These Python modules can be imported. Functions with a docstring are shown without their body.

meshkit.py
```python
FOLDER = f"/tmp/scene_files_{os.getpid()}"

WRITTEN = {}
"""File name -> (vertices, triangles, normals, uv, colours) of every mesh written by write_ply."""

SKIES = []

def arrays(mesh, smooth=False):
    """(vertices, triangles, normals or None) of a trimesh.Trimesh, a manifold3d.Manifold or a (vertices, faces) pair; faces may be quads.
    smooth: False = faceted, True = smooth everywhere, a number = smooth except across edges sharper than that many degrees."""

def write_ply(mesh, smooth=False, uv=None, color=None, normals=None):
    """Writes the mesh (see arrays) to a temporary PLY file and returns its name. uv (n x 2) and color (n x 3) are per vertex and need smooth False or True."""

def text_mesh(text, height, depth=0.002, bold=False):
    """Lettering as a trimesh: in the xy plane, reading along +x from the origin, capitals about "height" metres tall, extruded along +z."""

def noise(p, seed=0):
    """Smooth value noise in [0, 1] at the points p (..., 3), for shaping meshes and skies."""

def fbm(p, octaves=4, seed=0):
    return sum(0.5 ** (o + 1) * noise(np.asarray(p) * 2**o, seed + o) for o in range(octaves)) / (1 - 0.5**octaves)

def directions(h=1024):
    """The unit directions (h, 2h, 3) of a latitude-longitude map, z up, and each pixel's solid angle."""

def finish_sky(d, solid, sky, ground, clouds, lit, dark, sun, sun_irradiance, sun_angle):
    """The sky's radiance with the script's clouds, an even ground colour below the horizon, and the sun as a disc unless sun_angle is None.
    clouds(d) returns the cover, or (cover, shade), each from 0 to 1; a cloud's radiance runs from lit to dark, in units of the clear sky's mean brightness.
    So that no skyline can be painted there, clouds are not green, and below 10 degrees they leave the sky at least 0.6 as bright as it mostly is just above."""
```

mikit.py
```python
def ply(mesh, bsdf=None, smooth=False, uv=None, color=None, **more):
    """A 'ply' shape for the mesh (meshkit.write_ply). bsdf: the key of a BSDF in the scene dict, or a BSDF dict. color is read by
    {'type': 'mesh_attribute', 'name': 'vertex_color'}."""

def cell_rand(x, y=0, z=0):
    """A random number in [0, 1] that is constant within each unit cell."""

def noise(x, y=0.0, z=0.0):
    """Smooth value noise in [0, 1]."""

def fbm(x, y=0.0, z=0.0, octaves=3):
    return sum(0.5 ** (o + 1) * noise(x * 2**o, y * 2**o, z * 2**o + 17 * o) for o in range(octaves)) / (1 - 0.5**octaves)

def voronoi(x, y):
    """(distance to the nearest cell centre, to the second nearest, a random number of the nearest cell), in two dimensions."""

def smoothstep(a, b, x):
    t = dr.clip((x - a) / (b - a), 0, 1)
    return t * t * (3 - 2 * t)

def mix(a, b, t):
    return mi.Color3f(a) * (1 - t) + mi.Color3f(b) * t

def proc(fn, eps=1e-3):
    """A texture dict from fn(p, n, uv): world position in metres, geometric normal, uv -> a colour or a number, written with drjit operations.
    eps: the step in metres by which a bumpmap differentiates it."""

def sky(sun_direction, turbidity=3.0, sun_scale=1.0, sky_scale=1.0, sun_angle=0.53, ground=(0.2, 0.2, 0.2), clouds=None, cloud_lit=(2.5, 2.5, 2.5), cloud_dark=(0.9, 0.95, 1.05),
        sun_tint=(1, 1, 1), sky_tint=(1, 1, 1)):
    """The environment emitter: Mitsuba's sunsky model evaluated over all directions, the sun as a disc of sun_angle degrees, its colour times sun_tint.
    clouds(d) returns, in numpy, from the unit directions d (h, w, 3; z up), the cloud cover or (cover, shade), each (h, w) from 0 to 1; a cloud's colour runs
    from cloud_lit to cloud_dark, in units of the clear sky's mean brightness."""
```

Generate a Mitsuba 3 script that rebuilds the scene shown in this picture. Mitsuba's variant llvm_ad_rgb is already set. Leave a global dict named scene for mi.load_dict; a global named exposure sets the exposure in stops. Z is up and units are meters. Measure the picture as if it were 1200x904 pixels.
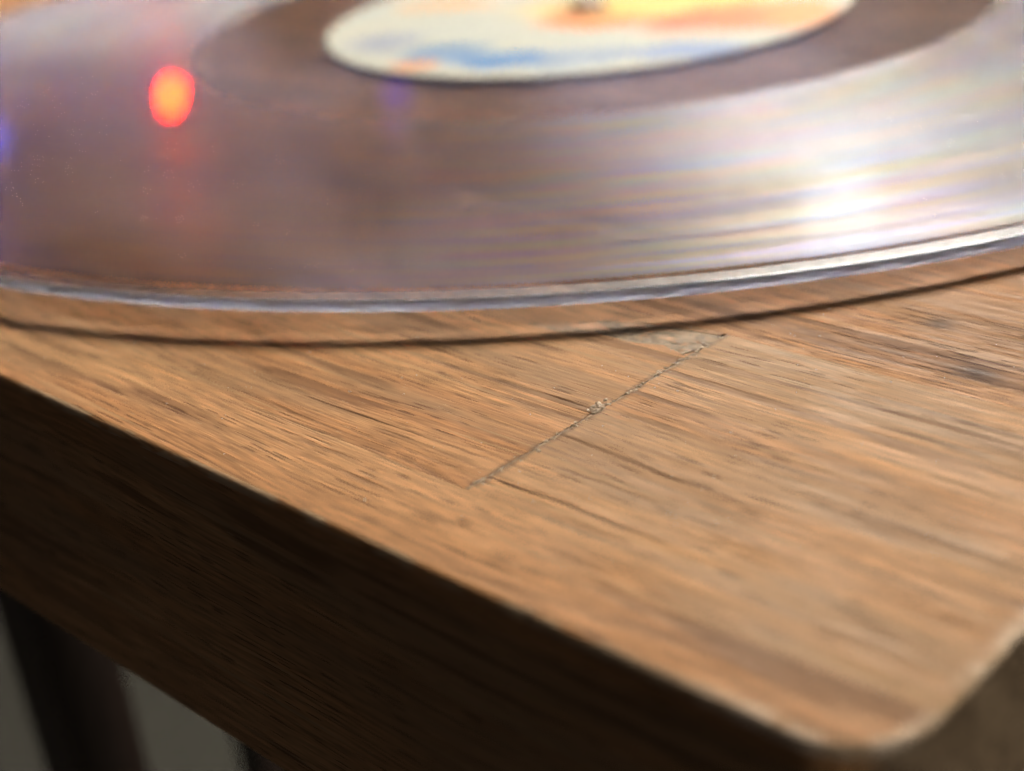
"""A clear gramophone record lying on the corner of a wooden turntable plinth, close up. Lengths in the builders are millimetres."""
import math, random
import numpy as np, trimesh, manifold3d as m3, shapely.geometry as sg
import drjit as dr, mitsuba as mi
import mikit
from mikit import proc, noise, fbm, cell_rand, smoothstep, mix, voronoi

T = mi.ScalarTransform4f
rng = np.random.default_rng(7)
scene, labels = {}, {}
MM = 0.001

# ------------------------------------------------------------------ camera, light, exposure
POS = np.array([200.63, -224.44, 65.22])
FW = np.array([-0.65154583, 0.6244543, -0.43074917])
UP = np.array([-0.23075223, 0.37777048, 0.89668438])
FOCUS = 147.0
scene['camera'] = {'type': 'thinlens', 'fov_axis': 'x', 'fov': math.degrees(2 * math.atan(600 / 1758.17)),
                   'to_world': T().look_at(origin=(POS * MM).tolist(), target=((POS + FW * 100) * MM).tolist(), up=UP.tolist()),
                   'aperture_radius': 1.75 * MM, 'focus_distance': FOCUS * MM, 'near_clip': 0.01, 'far_clip': 50.0}
exposure = 6.0                       # a dim room: every lamp below is that much weaker
S = 1 / 64


def direction(az, el):
    a, e = math.radians(az), math.radians(el)
    return np.array([math.cos(e) * math.cos(a), math.cos(e) * math.sin(a), math.sin(e)])


scene['room_air'] = {'type': 'constant', 'radiance': {'type': 'rgb', 'value': [0.028 * S, 0.025 * S, 0.025 * S]}}   # dim light of the room


def lamp(name, at, az, el, dist, radius, rgb, label, cat, wide=1.0):
    """A round lamp seen from the point `at` (mm) in the given direction, dist and radius in mm."""
    p = np.asarray(at, float) + direction(az, el) * dist
    scene[name + '__globe'] = {'type': 'sphere', 'to_world': T().translate((p * MM).tolist()).rotate([0, 0, 1], az + 90).scale([radius * wide * MM, radius * MM, radius * MM]), 'emitter': {'type': 'area', 'radiance': {'type': 'rgb', 'value': [float(c) for c in rgb]}}}
    neck = trimesh.creation.cylinder(radius=radius * .22, height=radius * .5, sections=24)
    neck.apply_translation(p + [0, 0, radius * 1.22])
    cord = trimesh.creation.cylinder(radius=max(2.0, radius * .03), height=1500, sections=12)
    cord.apply_translation(p + [0, 0, radius * 1.4 + 750])
    put(name + '__socket', neck, 'dark_plastic'); put(name + '__cord', cord, 'dark_plastic')
    labels[name] = {'label': label, 'category': cat}


def put(key, mesh, bsdf, smooth=30, **more):
    if hasattr(mesh, 'to_mesh'):
        mm = mesh.to_mesh(); mesh = trimesh.Trimesh(mm.vert_properties[:, :3], mm.tri_verts, process=False)
    mesh = mesh.copy(); mesh.vertices = np.asarray(mesh.vertices) * MM
    scene[key] = mikit.ply(mesh, bsdf, smooth=smooth, **more)


def rgb(*c): return {'type': 'rgb', 'value': list(c)}


# ------------------------------------------------------------------ materials
JOINT_X, ROW0, ROWH = 113.1, -147.5, 38.6
ROW_JOINT = {-1: None, 0: [113.1, -128.0], 1: [-40.0], 2: [61.0, -150.0], 3: [-10.0], 4: [96.0, -130.0], 5: [-70.0], 6: [40.0], 7: [100.0, -100.0], 8: [-20.0]}


def wood_ids(x, y):
    row = dr.floor((y - ROW0) / ROWH)
    row = dr.select(y < ROW0, -1.0, row)
    blk = mi.Float(0)
    for r, js in ROW_JOINT.items():
        for j in js or ():
            blk += dr.select((row == float(r)) & (x > j), 1.0, 0.0)
    return row, blk


def wood_parts(p, n):
    """(lightness along the grain, pores, dark streaks, random of the stave, is end grain, x, y)"""
    x, y, z = p.x * 1000, p.y * 1000, p.z * 1000
    row, blk = wood_ids(x, dr.clip(y, -158.9, 400))
    ra, rb = cell_rand(row + 20, blk, 5), cell_rand(row + 40, blk, 9)
    end = smoothstep(.55, .8, dr.abs(n.x))
    X = x + 900 * ra
    Yb = y + 0.83 * z + 311 * rb
    tilt = (cell_rand(row + 3, blk, 2) - .5) * .10
    Yb += X * tilt * .6
    Y = Yb + 2.6 * noise(X / 70, Yb / 14) + .7 * noise(X / 17, Yb / 5, 3.3)
    band = fbm(X / 130, Y / 4.2, octaves=3)
    fine = noise(X / 26, Y / .55, 1.7)
    hair = .55 * noise(X / 5, Y / .24, 4.1) + .45 * noise(X / 2.0, Y / .14, 14.1)
    dens = noise(X / 34, Y / 5.5, 8.2)
    block = dr.select((row == 0.0) & (blk > 1.5), 1.0, 0.0)
    pore = smoothstep(.66 - .02 * block, .78, noise(X / (10 + 16 * block), Y / (.26 + .10 * block), 6.5)) * smoothstep(.30, .62, dens)
    pore2 = smoothstep(.64, .74, noise(X / 3.4, Y / .17, 2.5)) * smoothstep(.25, .5, noise(X / 20, Y / 3, 1.2))
    streak = smoothstep(.64, .80, noise(X / 24, Y / .95, 9.9)) * smoothstep(.42, .66, noise(X / 55, Y / 7, 5.1))
    # the knot and its dark wake on the stave behind the joint
    kx, ky = x - 139.0, y + 104.2
    wake = dr.exp(-dr.square(ky - 0.012 * (139 - x)) / 4.2) * smoothstep(92, 116, x) * (.55 + .45 * noise(x / 5, y / .8)) * dr.select(row == 0.0, 0.0, 1.0)
    knot = dr.exp(-(dr.square(kx) / 7 + dr.square(ky - .3) / 2.0)) + .8 * dr.exp(-(dr.square(x - 130.5) / 3 + dr.square(y + 95.6) / 1.6))
    knot = knot * dr.select(row == 1.0, 1.0, 0.0)
    wake = wake * dr.select(row == 1.0, 1.0, 0.0)
    return band, fine, hair, pore, pore2, streak, wake, knot, row, blk, ra, rb, end, x, y, z, X, Y


def wood_color(p, n, uv):
    band, fine, hair, pore, pore2, streak, wake, knot, row, blk, ra, rb, end, x, y, z, X, Y = wood_parts(p, n)
    light, mid, dark = (.550, .302, .138), (.440, .210, .084), (.165, .075, .033)
    t = smoothstep(.30, .72, band) * .75 + .28 * (fine - .5)
    c = mix(light, mid, dr.clip(t, 0, 1))
    c = c * (1 + .85 * (hair - .5) + .20 * (fine - .5))
    pale = smoothstep(.70, .86, noise(X / 30, Y / .5, 12.3))
    c = mix(c, (.60, .40, .21), .45 * pale)
    c = mix(c, (.34, .220, .125), .45 * smoothstep(.52, .72, fbm(X / 40, Y / 6, 3.0, octaves=2)))       # greyer patches
    c = mix(c, dark, .58 * streak)
    c = mix(c, dark, .68 * pore)
    c = mix(c, dark, .62 * pore2)
    glint_dots = smoothstep(.76, .86, noise(X / 1.6, Y / .16, 21.5))
    c = mix(c, (.66, .48, .29), .28 * glint_dots)  # tiny specular glints of the grain, painted in as pale dots
    # each stave its own tone
    tone = .90 + .20 * ra
    warm = (rb - .5) * .16
    block = dr.select((row == 0.0) & (blk > 1.5), 1.0, 0.0)
    tone = dr.select(row == 0.0, dr.select(blk > 1.5, 1.03, .97), tone)
    warm = dr.select(row == 0.0, dr.select(blk > 1.5, -.06, .05), warm)
    tone = dr.select(row == 1.0, dr.select(blk > .5, .84, .92), tone)
    warm = dr.select(row == 1.0, .20, warm)
    c = mi.Color3f(c.x * tone * (1 + .35 * warm), c.y * tone * (1 - .2 * warm), c.z * tone * (1 - .9 * warm))
    c = mix(c, (.150, .088, .060), .72 * wake)
    c = mix(c, (.070, .045, .038), .85 * dr.clip(knot, 0, 1))
    grime = (1 - smoothstep(.1, .9, dr.abs(x - JOINT_X))) * dr.select((row == 0.0) & (n.z > .5), 1.0, 0.0) * smoothstep(.25, .6, noise(x / .9, y / 1.1, 3.0))
    c = mix(c, (.115, .072, .038), .55 * grime)
    # paler rounded edge: a highlight painted into the colour, broken up like wear
    lit_edge = smoothstep(.25, .5, n.z) * (1 - smoothstep(.975, .998, n.z)) * smoothstep(.35, .6, fbm(x / 3.5, y / 3.5, z, octaves=3) + .22 * smoothstep(140, 160, x))
    c = mix(c, (.60, .44, .28), .8 * lit_edge)
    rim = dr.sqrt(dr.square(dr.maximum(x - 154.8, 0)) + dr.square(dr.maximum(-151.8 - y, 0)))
    lit_corner = smoothstep(4.9, 6.6, rim) * smoothstep(142, 153, x) * smoothstep(.38, .62, fbm(x / 2.4, y / 2.4, 6.0, octaves=3)) * smoothstep(.2, .5, n.z)  # the bright corner, painted on as irregular pale patches
    c = mix(c, (.80, .63, .47), .9 * lit_corner)
    # oak end grain: greyer, with growth rings and short radial lines
    ring = noise(dr.sqrt(dr.square(y + 190 + 30 * rb) + dr.square(z + 60)) / 1.4, rb * 9)
    ec = mix((.31, .215, .130), (.150, .098, .056), .6 * ring + .5 * smoothstep(.6, .8, noise(y / .45, z / .45, 3.0)))
    return mix(c, ec, end)


def wood_height(p, n, uv):
    band, fine, hair, pore, pore2, streak, wake, knot, row, blk, ra, rb, end, x, y, z, X, Y = wood_parts(p, n)
    return .03 * hair - .09 * pore - .05 * pore2 - .03 * streak


def wood_rough(p, n, uv):
    x, y = p.x * 1000, p.y * 1000
    return .54 + .18 * noise(x / 7, y / .6, 4.0)


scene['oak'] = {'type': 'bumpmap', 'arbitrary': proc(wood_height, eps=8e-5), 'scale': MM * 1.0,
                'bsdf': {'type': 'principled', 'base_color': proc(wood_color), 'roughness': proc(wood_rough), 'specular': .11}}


def filler_color(p, n, uv):
    x, y, z = p.x * 1000, p.y * 1000, p.z * 1000
    t = fbm(x / 1.1, y / .7, z / .7, octaves=3)
    c = mix((.36, .235, .125), (.225, .145, .074), smoothstep(.35, .7, t))
    c = mix(c, (.09, .06, .036), .6 * smoothstep(.66, .8, noise(x / .55, y / .40, 7.7)))
    return mix(c, wood_color(p, n, uv), smoothstep(.46, .74, fbm(x / 1.6, y / 1.0, 2.2, octaves=3) + .012 * (104 - x)))


scene['filler'] = {'type': 'bumpmap', 'arbitrary': proc(lambda p, n, uv: fbm(p.x * 1500, p.y * 2200, p.z * 2000, octaves=3), eps=8e-5), 'scale': MM * .25,
                   'bsdf': {'type': 'principled', 'base_color': proc(filler_color), 'roughness': .6, 'specular': .3}}
scene['chip_wood'] = {'type': 'principled', 'base_color': proc(lambda p, n, uv: mix((.58, .45, .30), (.30, .20, .11), noise(p.x * 2500, p.y * 2500, p.z * 2500))), 'roughness': .6}
scene['dark_plastic'] = {'type': 'roughplastic', 'diffuse_reflectance': rgb(.02, .02, .022), 'alpha': .2}
scene['dark_felt'] = {'type': 'diffuse', 'reflectance': proc(lambda p, n, uv: mi.Color3f(.020, .024, .021) * (.7 + .6 * noise(p.x * 2000, p.y * 2000)))}
scene['dark_wood'] = {'type': 'principled', 'base_color': proc(lambda p, n, uv: mix((.065, .036, .026), (.030, .018, .014), noise(p.x * 300, p.y * 300, p.z * 20))), 'roughness': .5}
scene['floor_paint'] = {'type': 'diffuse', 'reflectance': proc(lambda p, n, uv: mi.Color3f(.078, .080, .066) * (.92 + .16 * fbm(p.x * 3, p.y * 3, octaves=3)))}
scene['wall_paint'] = {'type': 'diffuse', 'reflectance': proc(lambda p, n, uv: mi.Color3f(.33, .325, .48) * (.15 + 1.5 * smoothstep(.30, .70, fbm(p.x * 3, p.y * 3, p.z * 3.5, octaves=3))))}
scene['brown_metal'] = {'type': 'principled', 'base_color': rgb(.20, .075, .03), 'roughness': .5, 'specular': .3}

# record
scene['clear_vinyl'] = {'type': 'dielectric', 'int_ior': 1.52, 'specular_transmittance': rgb(.865, .875, .915)}
scene['rim_edge'] = {'type': 'blendbsdf', 'weight': .72, 'clear': {'type': 'dielectric', 'int_ior': 1.52},
                     'frost': {'type': 'principledthin', 'base_color': rgb(.74, .82, .96), 'roughness': .3, 'diff_trans': 1.35}}


scene['sheen_vinyl'] = {'type': 'blendbsdf', 'weight': .09, 'clear': {'type': 'dielectric', 'int_ior': 1.52},
                       'sheen': {'type': 'roughconductor', 'distribution': 'ggx', 'alpha': .17, 'material': 'none', 'specular_reflectance': rgb(.60, .66, .70)}}  # rough coat added to spread the white glint along the lip


def groove_cover(p, n, uv):
    """How much of the light the grooves catch: louder and quieter bands along the radius, varying a little round the turn."""
    r, a = dr.sqrt(dr.square(p.x) + dr.square(p.y)) * 1000, uv.x * 60
    g = .55 * noise(r / 1.5, a * .30, 2.0) + .45 * noise(r / .42, a * .55, 5.0)
    wide = noise(r / 9, a * .5, 9.0)
    return .175 + .17 * (g - .5) + .10 * (wide - .5)


def painted_rainbow(p, n, uv):  # diffraction colours painted in as fixed tints along the turns
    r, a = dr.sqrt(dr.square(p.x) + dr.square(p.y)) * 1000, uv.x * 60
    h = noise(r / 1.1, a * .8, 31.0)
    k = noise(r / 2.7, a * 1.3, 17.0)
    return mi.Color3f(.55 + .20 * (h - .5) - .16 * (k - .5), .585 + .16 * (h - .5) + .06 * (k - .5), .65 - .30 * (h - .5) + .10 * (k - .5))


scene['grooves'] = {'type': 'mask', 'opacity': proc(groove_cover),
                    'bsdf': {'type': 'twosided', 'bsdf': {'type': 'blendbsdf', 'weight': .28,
                             'wide': {'type': 'roughconductor', 'distribution': 'ggx', 'alpha_u': .15, 'alpha_v': .50, 'specular_reflectance': proc(painted_rainbow), 'material': 'none'},
                             'tight': {'type': 'roughconductor', 'distribution': 'ggx', 'alpha_u': .05, 'alpha_v': .06, 'specular_reflectance': proc(painted_rainbow), 'material': 'none'}}}}

BLOBS = [  # x, y (mm on the label), half lengths, turn, colour, strength
    (14, 5, 32, 17, 20, (.80, .58, .12), 1.0), (-32, -8, 15, 6, 22, (.74, .45, .20), .8), (34, 2, 24, 14, 22, (.80, .17, .01), 1.0), (15, 3, 9, 6, 20, (.84, .62, .16), .9),
    (44, 9, 9, 12, 30, (.78, .27, .03), 1.0), (8, -10, 12, 6.5, 20, (.74, .22, .04), .95), (30, -5, 11, 3.5, 24, (.52, .11, .05), .85), (1, -2, 8, 6, 20, (.45, .15, .05), .8),
    (-20, -36, 9, 9, 30, (.30, .36, .50), .75), (-2, -37, 9, 7, 30, (.11, .27, .52), .9), (13, -38, 13, 6, 25, (.08, .26, .56), 1.0), (27, -32, 12, 6, 35, (.24, .36, .54), .8),
    (41, -20.5, 13, 6.5, 30, (.17, .29, .56), .95), (0, -46.5, 6, 4, 10, (.75, .28, .08), .9), (24, -27, 15, 3.5, 28, (.42, .50, .58), .6),
    (-10, -24, 16, 4, 22, (.52, .58, .56), .5), (28, -38, 11, 3, 35, (.34, .44, .56), .6)]


def label_color(p, n, uv):
    x, y = p.x * 1000, p.y * 1000
    x, y = x + 3.2 * (fbm(x / 7, y / 7, 1.0, octaves=3) - .5) * 2, y + 3.2 * (fbm(x / 7, y / 7, 5.0, octaves=3) - .5) * 2
    c = mix((.56, .575, .50), (.50, .545, .50), noise(x / 16, y / 16))
    for bx, by, a, b, turn, col, k in BLOBS:
        ct, st = math.cos(math.radians(turn)), math.sin(math.radians(turn))
        u, v = ((x - bx) * ct + (y - by) * st) / a, (-(x - bx) * st + (y - by) * ct) / b
        c = mix(c, col, k * (1 - smoothstep(.45, 1.15, dr.sqrt(u * u + v * v))))
    return c


scene['printed_paper'] = {'type': 'principled', 'base_color': proc(label_color), 'roughness': .6, 'specular': .25}

# ------------------------------------------------------------------ floor and the stand under the turntable
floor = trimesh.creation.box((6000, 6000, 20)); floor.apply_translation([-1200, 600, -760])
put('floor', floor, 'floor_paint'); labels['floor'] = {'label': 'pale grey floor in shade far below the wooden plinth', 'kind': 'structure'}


wall = trimesh.creation.box((40, 5000, 3200), transform=trimesh.transformations.translation_matrix((0, 0, 850)))
wall.apply_transform(trimesh.transformations.rotation_matrix(math.radians(137), [0, 0, 1])); wall.apply_translation(direction(137, 0) * 2100)
put('wall', wall, 'wall_paint'); labels['wall'] = {'label': 'lilac grey room wall behind the turntable, outside the photograph', 'kind': 'structure'}


def leg(x, y, w, w2):
    b = m3.Manifold.cube((w, w, 1), True)
    hull = m3.Manifold.batch_hull([m3.Manifold.cube((w, w2, 2), True).translate((x, y, -49)), m3.Manifold.cube((w * .8, w2 * .8, 2), True).translate((x, y, -749))])
    return hull


for i, (x, y, w) in enumerate([(-88, -101, 17), (-170, -4, 17), (100, -95, 17), (100, 150, 17), (-170, 150, 17)]):
    put('stand__leg' + (f'_{i:03d}' if i else ''), leg(x, y, w, w * 1.1), 'dark_wood')
fr = trimesh.util.concatenate([trimesh.creation.box((300, 260, 12), transform=trimesh.transformations.translation_matrix((-40, 40, -42)))])
put('stand__top', fr, 'dark_wood')
labels['stand'] = {'label': 'dark wooden stand with thin posts in the shade under the plinth', 'category': 'stand'}

# ------------------------------------------------------------------ the plinth: staves with rounded outer edges
X0, X1, Y0, Y1, TH, RC, RE = -262.0, 162.0, -159.0, 200.0, 35.1, 7.2, 1.1


def outline(inset, dent=0.0, k=14):
    """Rounded outline of the plinth, pulled in by inset; dent scales the small knocks along the front and right edges."""
    r, pts, outw = RC - inset, [], []
    knocks = np.random.default_rng(21)
    for cx, cy, a0 in ((X1 - RC, Y0 + RC, -90), (X1 - RC, Y1 - RC, 0), (X0 + RC, Y1 - RC, 90), (X0 + RC, Y0 + RC, 180)):
        if a0 == -90:
            for x in np.arange(20, cx - .5, .9): pts.append((x, Y0 + inset)); outw.append((0, -1))
        if a0 == 0:
            for y in np.arange(Y0 + RC + .9, Y0 + 70, .9): pts.append((X1 - inset, y)); outw.append((1, 0))
        for a in np.radians(np.linspace(a0, a0 + 90, k)):
            pts.append((cx + r * math.cos(a), cy + r * math.sin(a))); outw.append((math.cos(a), math.sin(a)))
    n = len(pts)
    d = np.convolve(knocks.normal(0, 1, n + 8), np.hanning(9) / 2.2, 'valid') * .035 + np.where(knocks.random(n) < .035, knocks.uniform(.08, .30, n), 0)
    return np.array(pts) - np.array(outw) * (dent * np.abs(d))[:, None]


def plinth_solid():
    rings = []
    for a in np.radians(np.linspace(0, 90, 7)):                     # bottom edge up to the side
        rings.append((RE * (1 - math.sin(a)), -TH + RE * (1 - math.cos(a)), 0))
    for z, dent in ((-3.2, .1), (-1.9, .5)):
        rings.append((0, z, dent))
    for a in np.radians(np.linspace(90, 0, 9)):
        rings.append((RE * (1 - math.sin(a)), -RE * (1 - math.cos(a)), 1))
    P = [np.c_[outline(d, w), np.full(len(outline(d)), z)] for d, z, w in rings]
    n = len(P[0]); V = np.vstack(P + [[[0, 0, -TH]], [[0, 0, 0]]]); F = []
    for k in range(len(P) - 1):
        for i in range(n):
            a, b, c, d = k * n + i, k * n + (i + 1) % n, (k + 1) * n + (i + 1) % n, (k + 1) * n + i
            F += [(a, b, c), (a, c, d)]
    lo, hi, top = len(V) - 2, len(V) - 1, (len(P) - 1) * n
    for i in range(n):
        F += [(lo, (i + 1) % n, i), (hi, top + i, top + (i + 1) % n)]
    return m3.Manifold(m3.Mesh(V.astype(np.float32), np.array(F, np.uint32)))


PL = plinth_solid()


def jag(seed, y0, y1, amp, step=.45):
    r = np.random.default_rng(seed)
    ys = np.arange(y0, y1 + step, step); ys[-1] = y1
    d = np.convolve(r.normal(0, 1, len(ys) + 4), [.2, .3, .3, .2], 'valid')[:len(ys)]
    d = np.pad(d, (0, len(ys) - len(d))) * amp
    chips = r.random(len(ys)) < .06
    return ys, d + np.where(chips, r.uniform(.1, .5, len(ys)), 0)


FILL = np.array([(92.5, -117.6), (97, -114.6), (99.5, -112.6), (105, -110.6), (113.25, -109.25), (113.2, -112.8), (112.4, -115.2), (109.2, -114.4), (105.5, -115.6), (101, -115.6), (97.2, -117.4)])
count = [0]


def stave(poly, mat='oak'):
    ring = np.array(poly)
    cs = m3.CrossSection([ring])
    if cs.area() <= 0: cs = m3.CrossSection([ring[::-1]])
    body = m3.Manifold.extrude(cs, TH + 4).translate((0, 0, -TH - 2)) ^ PL
    k = count[0]; count[0] += 1
    key = 'turntable__plinth__stave' + (f'_{k:03d}' if k else '')
    put(key, body, mat, smooth=35)


GAP = .012
rows = [(-1, Y0 - 1, ROW0)] + [(i, ROW0 + i * ROWH, ROW0 + (i + 1) * ROWH) for i in range(9)]
fill_poly = sg.Polygon(FILL).buffer(0)
for row, a, b in rows:
    b = min(b, Y1 + 1)
    if a >= Y1: continue
    xs = [X0 - 1] + sorted(ROW_JOINT.get(row) or []) + [X1 + 1]
    for i in range(len(xs) - 1):
        ya, yb = a + GAP, b - GAP
        left = [(xs[i], ya), (xs[i], yb)]; right = [(xs[i + 1], ya), (xs[i + 1], yb)]
        if i > 0:
            ys, d = jag(100 + row * 7 + i, ya, yb, .15); left = [(xs[i] + .06 + abs(v), y) for y, v in zip(ys, d)]
        if i < len(xs) - 2:
            ys, d = jag(300 + row * 7 + i, ya, yb, .20); right = [(xs[i + 1] - .06 - abs(v), y) for y, v in zip(ys, d)]
        poly = sg.Polygon(right + left[::-1]).buffer(0)
        if row == 0:
            poly = poly.difference(fill_poly)
        if poly.geom_type != 'Polygon': poly = max(poly.geoms, key=lambda g: g.area)
        stave(list(poly.exterior.coords)[:-1])

# wood filler: the patch beside the joint and the crumbled line in the joint itself
def slab(poly, z, amp, seed, res=.35):
    """A little plateau with an uneven top, over the polygon (mm)."""
    minx, miny, maxx, maxy = poly.bounds
    tri = trimesh.creation.extrude_polygon(poly, 3.0)
    tri = tri.subdivide_to_size(res * 2)
    r = np.random.default_rng(seed)
    v = np.array(tri.vertices)
    f1 = np.sin(v[:, 0] * 3.1 + 1.3 * np.sin(v[:, 1] * 2.3)) * np.sin(v[:, 1] * 3.7 + .7) + .6 * np.sin(v[:, 0] * 7.7 + v[:, 1] * 5.1)
    v[:, 2] = np.where(v[:, 2] > 2.9, z + amp * f1, -3 + z)
    return trimesh.Trimesh(v, tri.faces, process=False)


put('turntable__plinth__filler_patch', slab(fill_poly.buffer(.02), -.02, .012, 3), 'filler', smooth=True)
labels['turntable__plinth__filler_patch'] = {'label': 'greyish wood filler patch at the end of the joint between two staves'}
put('turntable__plinth__joint_filler', slab(sg.box(112.85, ROW0, 113.45, -109.4), -.055, .045, 5), 'filler', smooth=True)
labels['turntable__plinth__joint_filler'] = {'label': 'crumbly filler in the thin cross joint'}
crumbs = []
for k in range(70):
    t = rng.random(); y = ROW0 + .5 + 37.6 * t
    if k < 22: y = -128.9 + rng.normal(0, .9)
    if k >= 60: y = -145.5 + rng.normal(0, 1.0)
    x = 113.1 + rng.normal(0, .28) - (.35 if k < 22 else 0)
    s = rng.uniform(.08, .24) * (1.5 if k < 14 else 1)
    ico = trimesh.creation.icosphere(subdivisions=1, radius=1)
    ico.vertices = ico.vertices * (1 + rng.normal(0, .22, (len(ico.vertices), 1))) * [s * rng.uniform(.8, 1.8), s, s * .6]
    ico.apply_transform(trimesh.transformations.rotation_matrix(rng.uniform(0, 6.28), [0, 0, 1])); ico.apply_translation([x, y, -.05 + s * .15])
    crumbs.append(ico)
put('turntable__plinth__joint_crumbs', trimesh.util.concatenate(crumbs), 'chip_wood', smooth=False)
labels['turntable__plinth__joint_crumbs'] = {'label': 'pale crumbs and splinters along the cross joint', 'kind': 'stuff'}
put('turntable__platter', trimesh.creation.cylinder(radius=42, height=1.88, sections=96, transform=trimesh.transformations.translation_matrix((0, 0, .95))), 'dark_felt')
pin = trimesh.creation.revolve(np.array([(0, 0), (3.55, 0), (3.55, 2.9), (3.2, 3.5), (2.2, 3.9), (0, 4.1)], float), sections=40)
put('turntable__spindle', pin, 'brown_metal')
labels['turntable'] = {'label': 'turntable with a rounded oak plinth of glued staves, dark side in shade', 'category': 'turntable'}

# ------------------------------------------------------------------ the record
H0, HA, HB, ZL = .28, .00129, -.01395, 2.78


def rim_lift(th):
    z = H0 + 150.5 * (HA * np.cos(th) + HB * np.sin(th)) + .78      # height of the rim's middle
    lo = 1.75
    return lo + np.log1p(np.exp((z - lo) * 5)) / 5


def zmid(r, th):
    t = np.clip((r - 72) / (150.5 - 72), 0, 1); t = t * t * (3 - 2 * t)
    return 1.95 * (1 - t) + rim_lift(th) * t


def annulus(r0, r1, nr, dz, nth=900):
    th = np.linspace(0, 2 * np.pi, nth + 1); rr = np.linspace(r0, r1, nr + 1)
    R, TT = np.meshgrid(rr, th, indexing='ij')
    V = np.stack([R * np.cos(TT), R * np.sin(TT), zmid(R, TT) + dz], -1).reshape(-1, 3)
    uv = np.stack([TT / (2 * np.pi), R / 150], -1).reshape(-1, 2)
    i, j = np.meshgrid(np.arange(nr), np.arange(nth), indexing='ij'); a = (i * (nth + 1) + j).ravel()
    w = nth + 1
    F = np.vstack([np.stack([a, a + w, a + w + 1], 1), np.stack([a, a + w + 1, a + 1], 1)])
    return trimesh.Trimesh(V, F, process=False), uv


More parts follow.
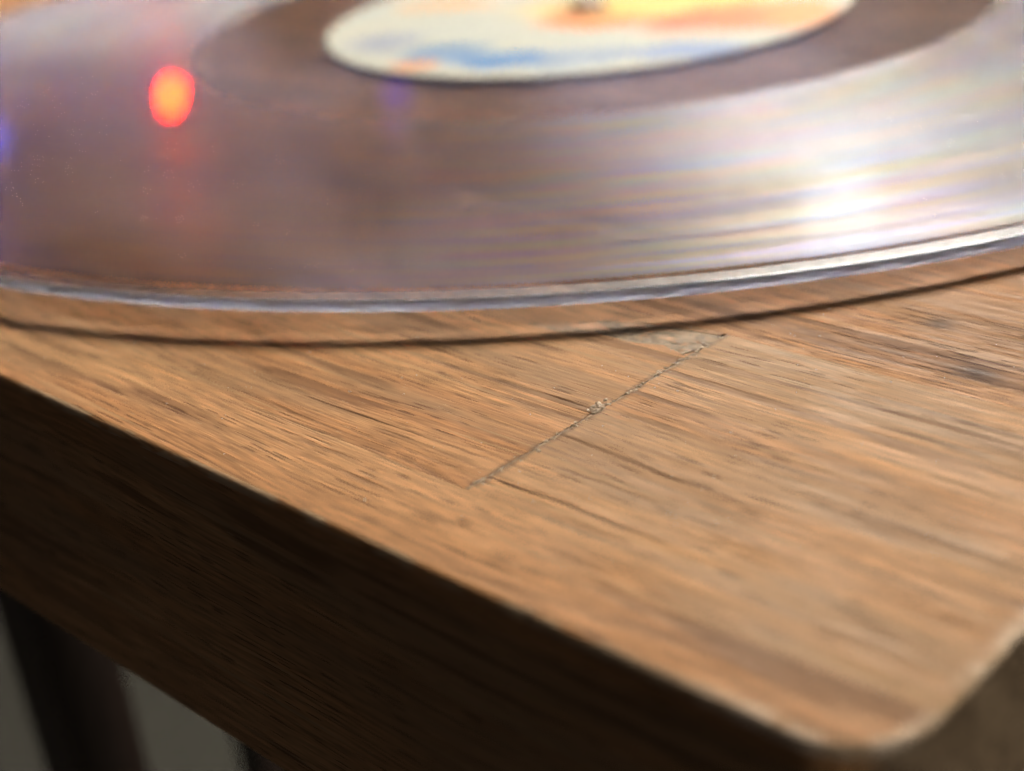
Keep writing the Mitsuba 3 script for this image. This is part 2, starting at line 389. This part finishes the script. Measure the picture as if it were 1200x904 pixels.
def ring_solid(section, nth=1440):
    """Closed ring turned from a section of (radius, height above the record's middle)."""
    th = np.arange(nth) * 2 * np.pi / nth; s = np.array(section); n = len(s)
    R, TT = np.meshgrid(s[:, 0], th, indexing='ij'); Z = zmid(R, TT) + s[:, 1][:, None]
    V = np.stack([R * np.cos(TT), R * np.sin(TT), Z], -1).reshape(-1, 3)
    i, j = np.meshgrid(np.arange(n), np.arange(nth), indexing='ij'); i2, j2 = (i + 1) % n, (j + 1) % nth
    a, b, c, d = (i * nth + j).ravel(), (i2 * nth + j).ravel(), (i2 * nth + j2).ravel(), (i * nth + j2).ravel()
    m = trimesh.Trimesh(V, np.vstack([np.stack([a, b, c], 1), np.stack([a, c, d], 1)]), process=False)
    if m.volume < 0: m.invert()
    return m


R_DEAD, R_LABEL, R_BEAD, R_IN = 78.1, 52.0, 147.2, 50.0
low, uvs = annulus(R_DEAD, R_BEAD, 26, .95)
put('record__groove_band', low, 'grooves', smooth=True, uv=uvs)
labels['record__groove_band'] = {'label': 'fine concentric grooves with pale iridescent streaks painted into their tint'}
NOSE = .75
top_r = list(np.linspace(R_IN, R_DEAD, 9)) + list(np.arange(R_DEAD + .3, 146.4, .16)) + [146.8, 147.8, 148.6, 149.3, 150.0]
low_r = list(np.linspace(R_IN, 149.9, 36))
ripple = np.zeros(len(top_r))                                       # louder and quieter turns: the face is not quite flat along the radius
wave = np.random.default_rng(11)
slope = np.convolve(wave.normal(0, 1, len(top_r)), np.hanning(7) / np.sqrt((np.hanning(7) ** 2).sum()), 'same') * np.interp(top_r, [110, 122], [.0005, .0065])
ripple[9:-3] = (np.cumsum(slope) * .16)[9:-3]
ripple[9:-3] -= np.convolve(np.pad(ripple[9:-3], 20, 'edge'), np.ones(41) / 41, 'valid')
EDGE = [(150.18, -.60), (150.36, -.47), (150.46, -.32), (150.5, -.16), (150.5, .13), (150.5, .44), (150.46, .54), (150.38, .61), (150.26, .66)]
sec = [(r, -NOSE) for r in low_r] + [(r, z * NOSE / .68) for r, z in EDGE] + [(r, NOSE + d) for r, d in list(zip(top_r, ripple))[::-1]]
body = ring_solid(sec, nth=960)
strip = np.arange(len(body.faces)) // 960 % len(sec)
n, k, m = len(sec), len(low_r), len(top_r)
inner, nose = strip == n - 1, (strip >= k - 1) & (strip < k + 9)             # the inner end is open: the paper label closes it
dead = (strip >= n - 9) & ~inner
lip = (strip >= k + 9) & (strip < n - m + 3)
for key, faces, mat in (('record__rim', nose, 'rim_edge'), ('record__run_out', dead, 'clear_vinyl'), ('record__playing_face', ~nose & ~dead & ~inner & ~lip, 'clear_vinyl'), ('record__lip', lip, 'sheen_vinyl')):
    put(key, trimesh.Trimesh(body.vertices, body.faces[faces], process=False), mat, smooth=35)
labels['record__lip'] = {'label': 'raised lip along the rim, gleaming white at right'}
labels['record__run_out'] = {'label': 'smooth ungrooved ring between the label and the grooves'}
labels['record__rim'] = {'label': 'thick rounded clear rim, bluish at left and bright at right'}


def paper(z0, z1, hole=3.75):
    return trimesh.creation.revolve(np.array([(hole, z0), (R_LABEL - .15, z0), (R_LABEL, z0 + .08), (R_LABEL, z1 - .08), (R_LABEL - .15, z1), (hole, z1), (hole, z0)], float), sections=180)


put('record__paper_label', paper(1.90, 2.78), 'printed_paper', smooth=30)
labels['record__paper_label'] = {'label': 'round cream paper label with abstract orange, yellow and blue print'}
labels['record'] = {'label': 'clear lilac-tinted gramophone record lying flat over the oak plinth', 'category': 'record'}

# ------------------------------------------------------------------ lamps (all outside the frame)
lamp('room_lamp', (105, -100, 2), 116.5, 35, 1000, 135, np.array([1.0, .90, .765]) * 92 * S, 'large white globe lamp hanging behind the turntable, outside the photograph', 'lamp')
lamp('shelf_lamp', (106, -76, 3), 122.2, 18.6, 1500, 7, np.array([.86, 1.0, 1.10]) * 1.35 * S, 'small cool white oblong lamp hanging low behind the turntable, outside the photograph', 'lamp', wide=6.5)
lamp('orange_lamp', (-28.4, -80.1, 3), 147.5, 12.55, 900, 5.2, np.array([650, 5.0, .02]) * S, 'small orange globe light hanging behind the turntable, outside the photograph', 'lamp')
lamp('violet_lamp', (-45, -104, 3), 157.0, 12.0, 900, 40, np.array([2.2, 1.5, 14.0]) * S, 'violet globe light at the left behind the turntable, outside the photograph', 'lamp')
lamp('blue_lamp', (-46.8, -102.9, 3), 154.0, 12.8, 900, 9, np.array([.35, .42, 2.4]) * S, 'small blue globe light at the left behind the turntable, outside the photograph', 'lamp')
lamp('purple_lamp', (12, -62.6, 3), 139.4, 14.1, 900, 9, np.array([.22, .12, .80]) * S, 'small purple globe light straight behind the turntable, outside the photograph', 'lamp')
lamp('fill_lamp', (160, -140, 0), 6, 9, 2000, 100, np.array([1.0, .95, .86]) * 95 * S, 'added dim white fill lamp off to the far right, outside the photograph', 'lamp')  # unseen fill, added to brighten the end face and rounded corner

# ------------------------------------------------------------------ dust
grains = {'record': [], 'plinth': []}
for kind, many in (('record', 170), ('plinth', 130)):
    while len(grains[kind]) < many:
        if kind == 'record':
            r, a = rng.uniform(96, 148), math.radians(rng.uniform(-125, -15))
            at = (r * math.cos(a), r * math.sin(a), float(zmid(np.array(r), np.array(a))) + .80 + (.17 if r < 147.2 else -.1))
        else:
            at = (rng.uniform(40, 158), rng.uniform(-156, -96), .02)
            if math.hypot(at[0], at[1]) < 152: continue
        g = trimesh.creation.icosphere(subdivisions=0, radius=1)
        sz = rng.uniform(.035, .085)
        g.apply_scale([sz * rng.uniform(1, 3), sz, sz * .7])
        g.apply_transform(trimesh.transformations.rotation_matrix(rng.uniform(0, 6.28), [0, 0, 1])); g.apply_translation(at)
        grains[kind].append(g)
scene['dust_grain'] = {'type': 'diffuse', 'reflectance': rgb(.62, .58, .52)}
put('dust', trimesh.util.concatenate(grains['record'] + grains['plinth']), 'dust_grain', smooth=False)
labels['dust'] = {'label': 'fine pale dust scattered on the clear record and the oak staves', 'category': 'dust', 'kind': 'stuff'}
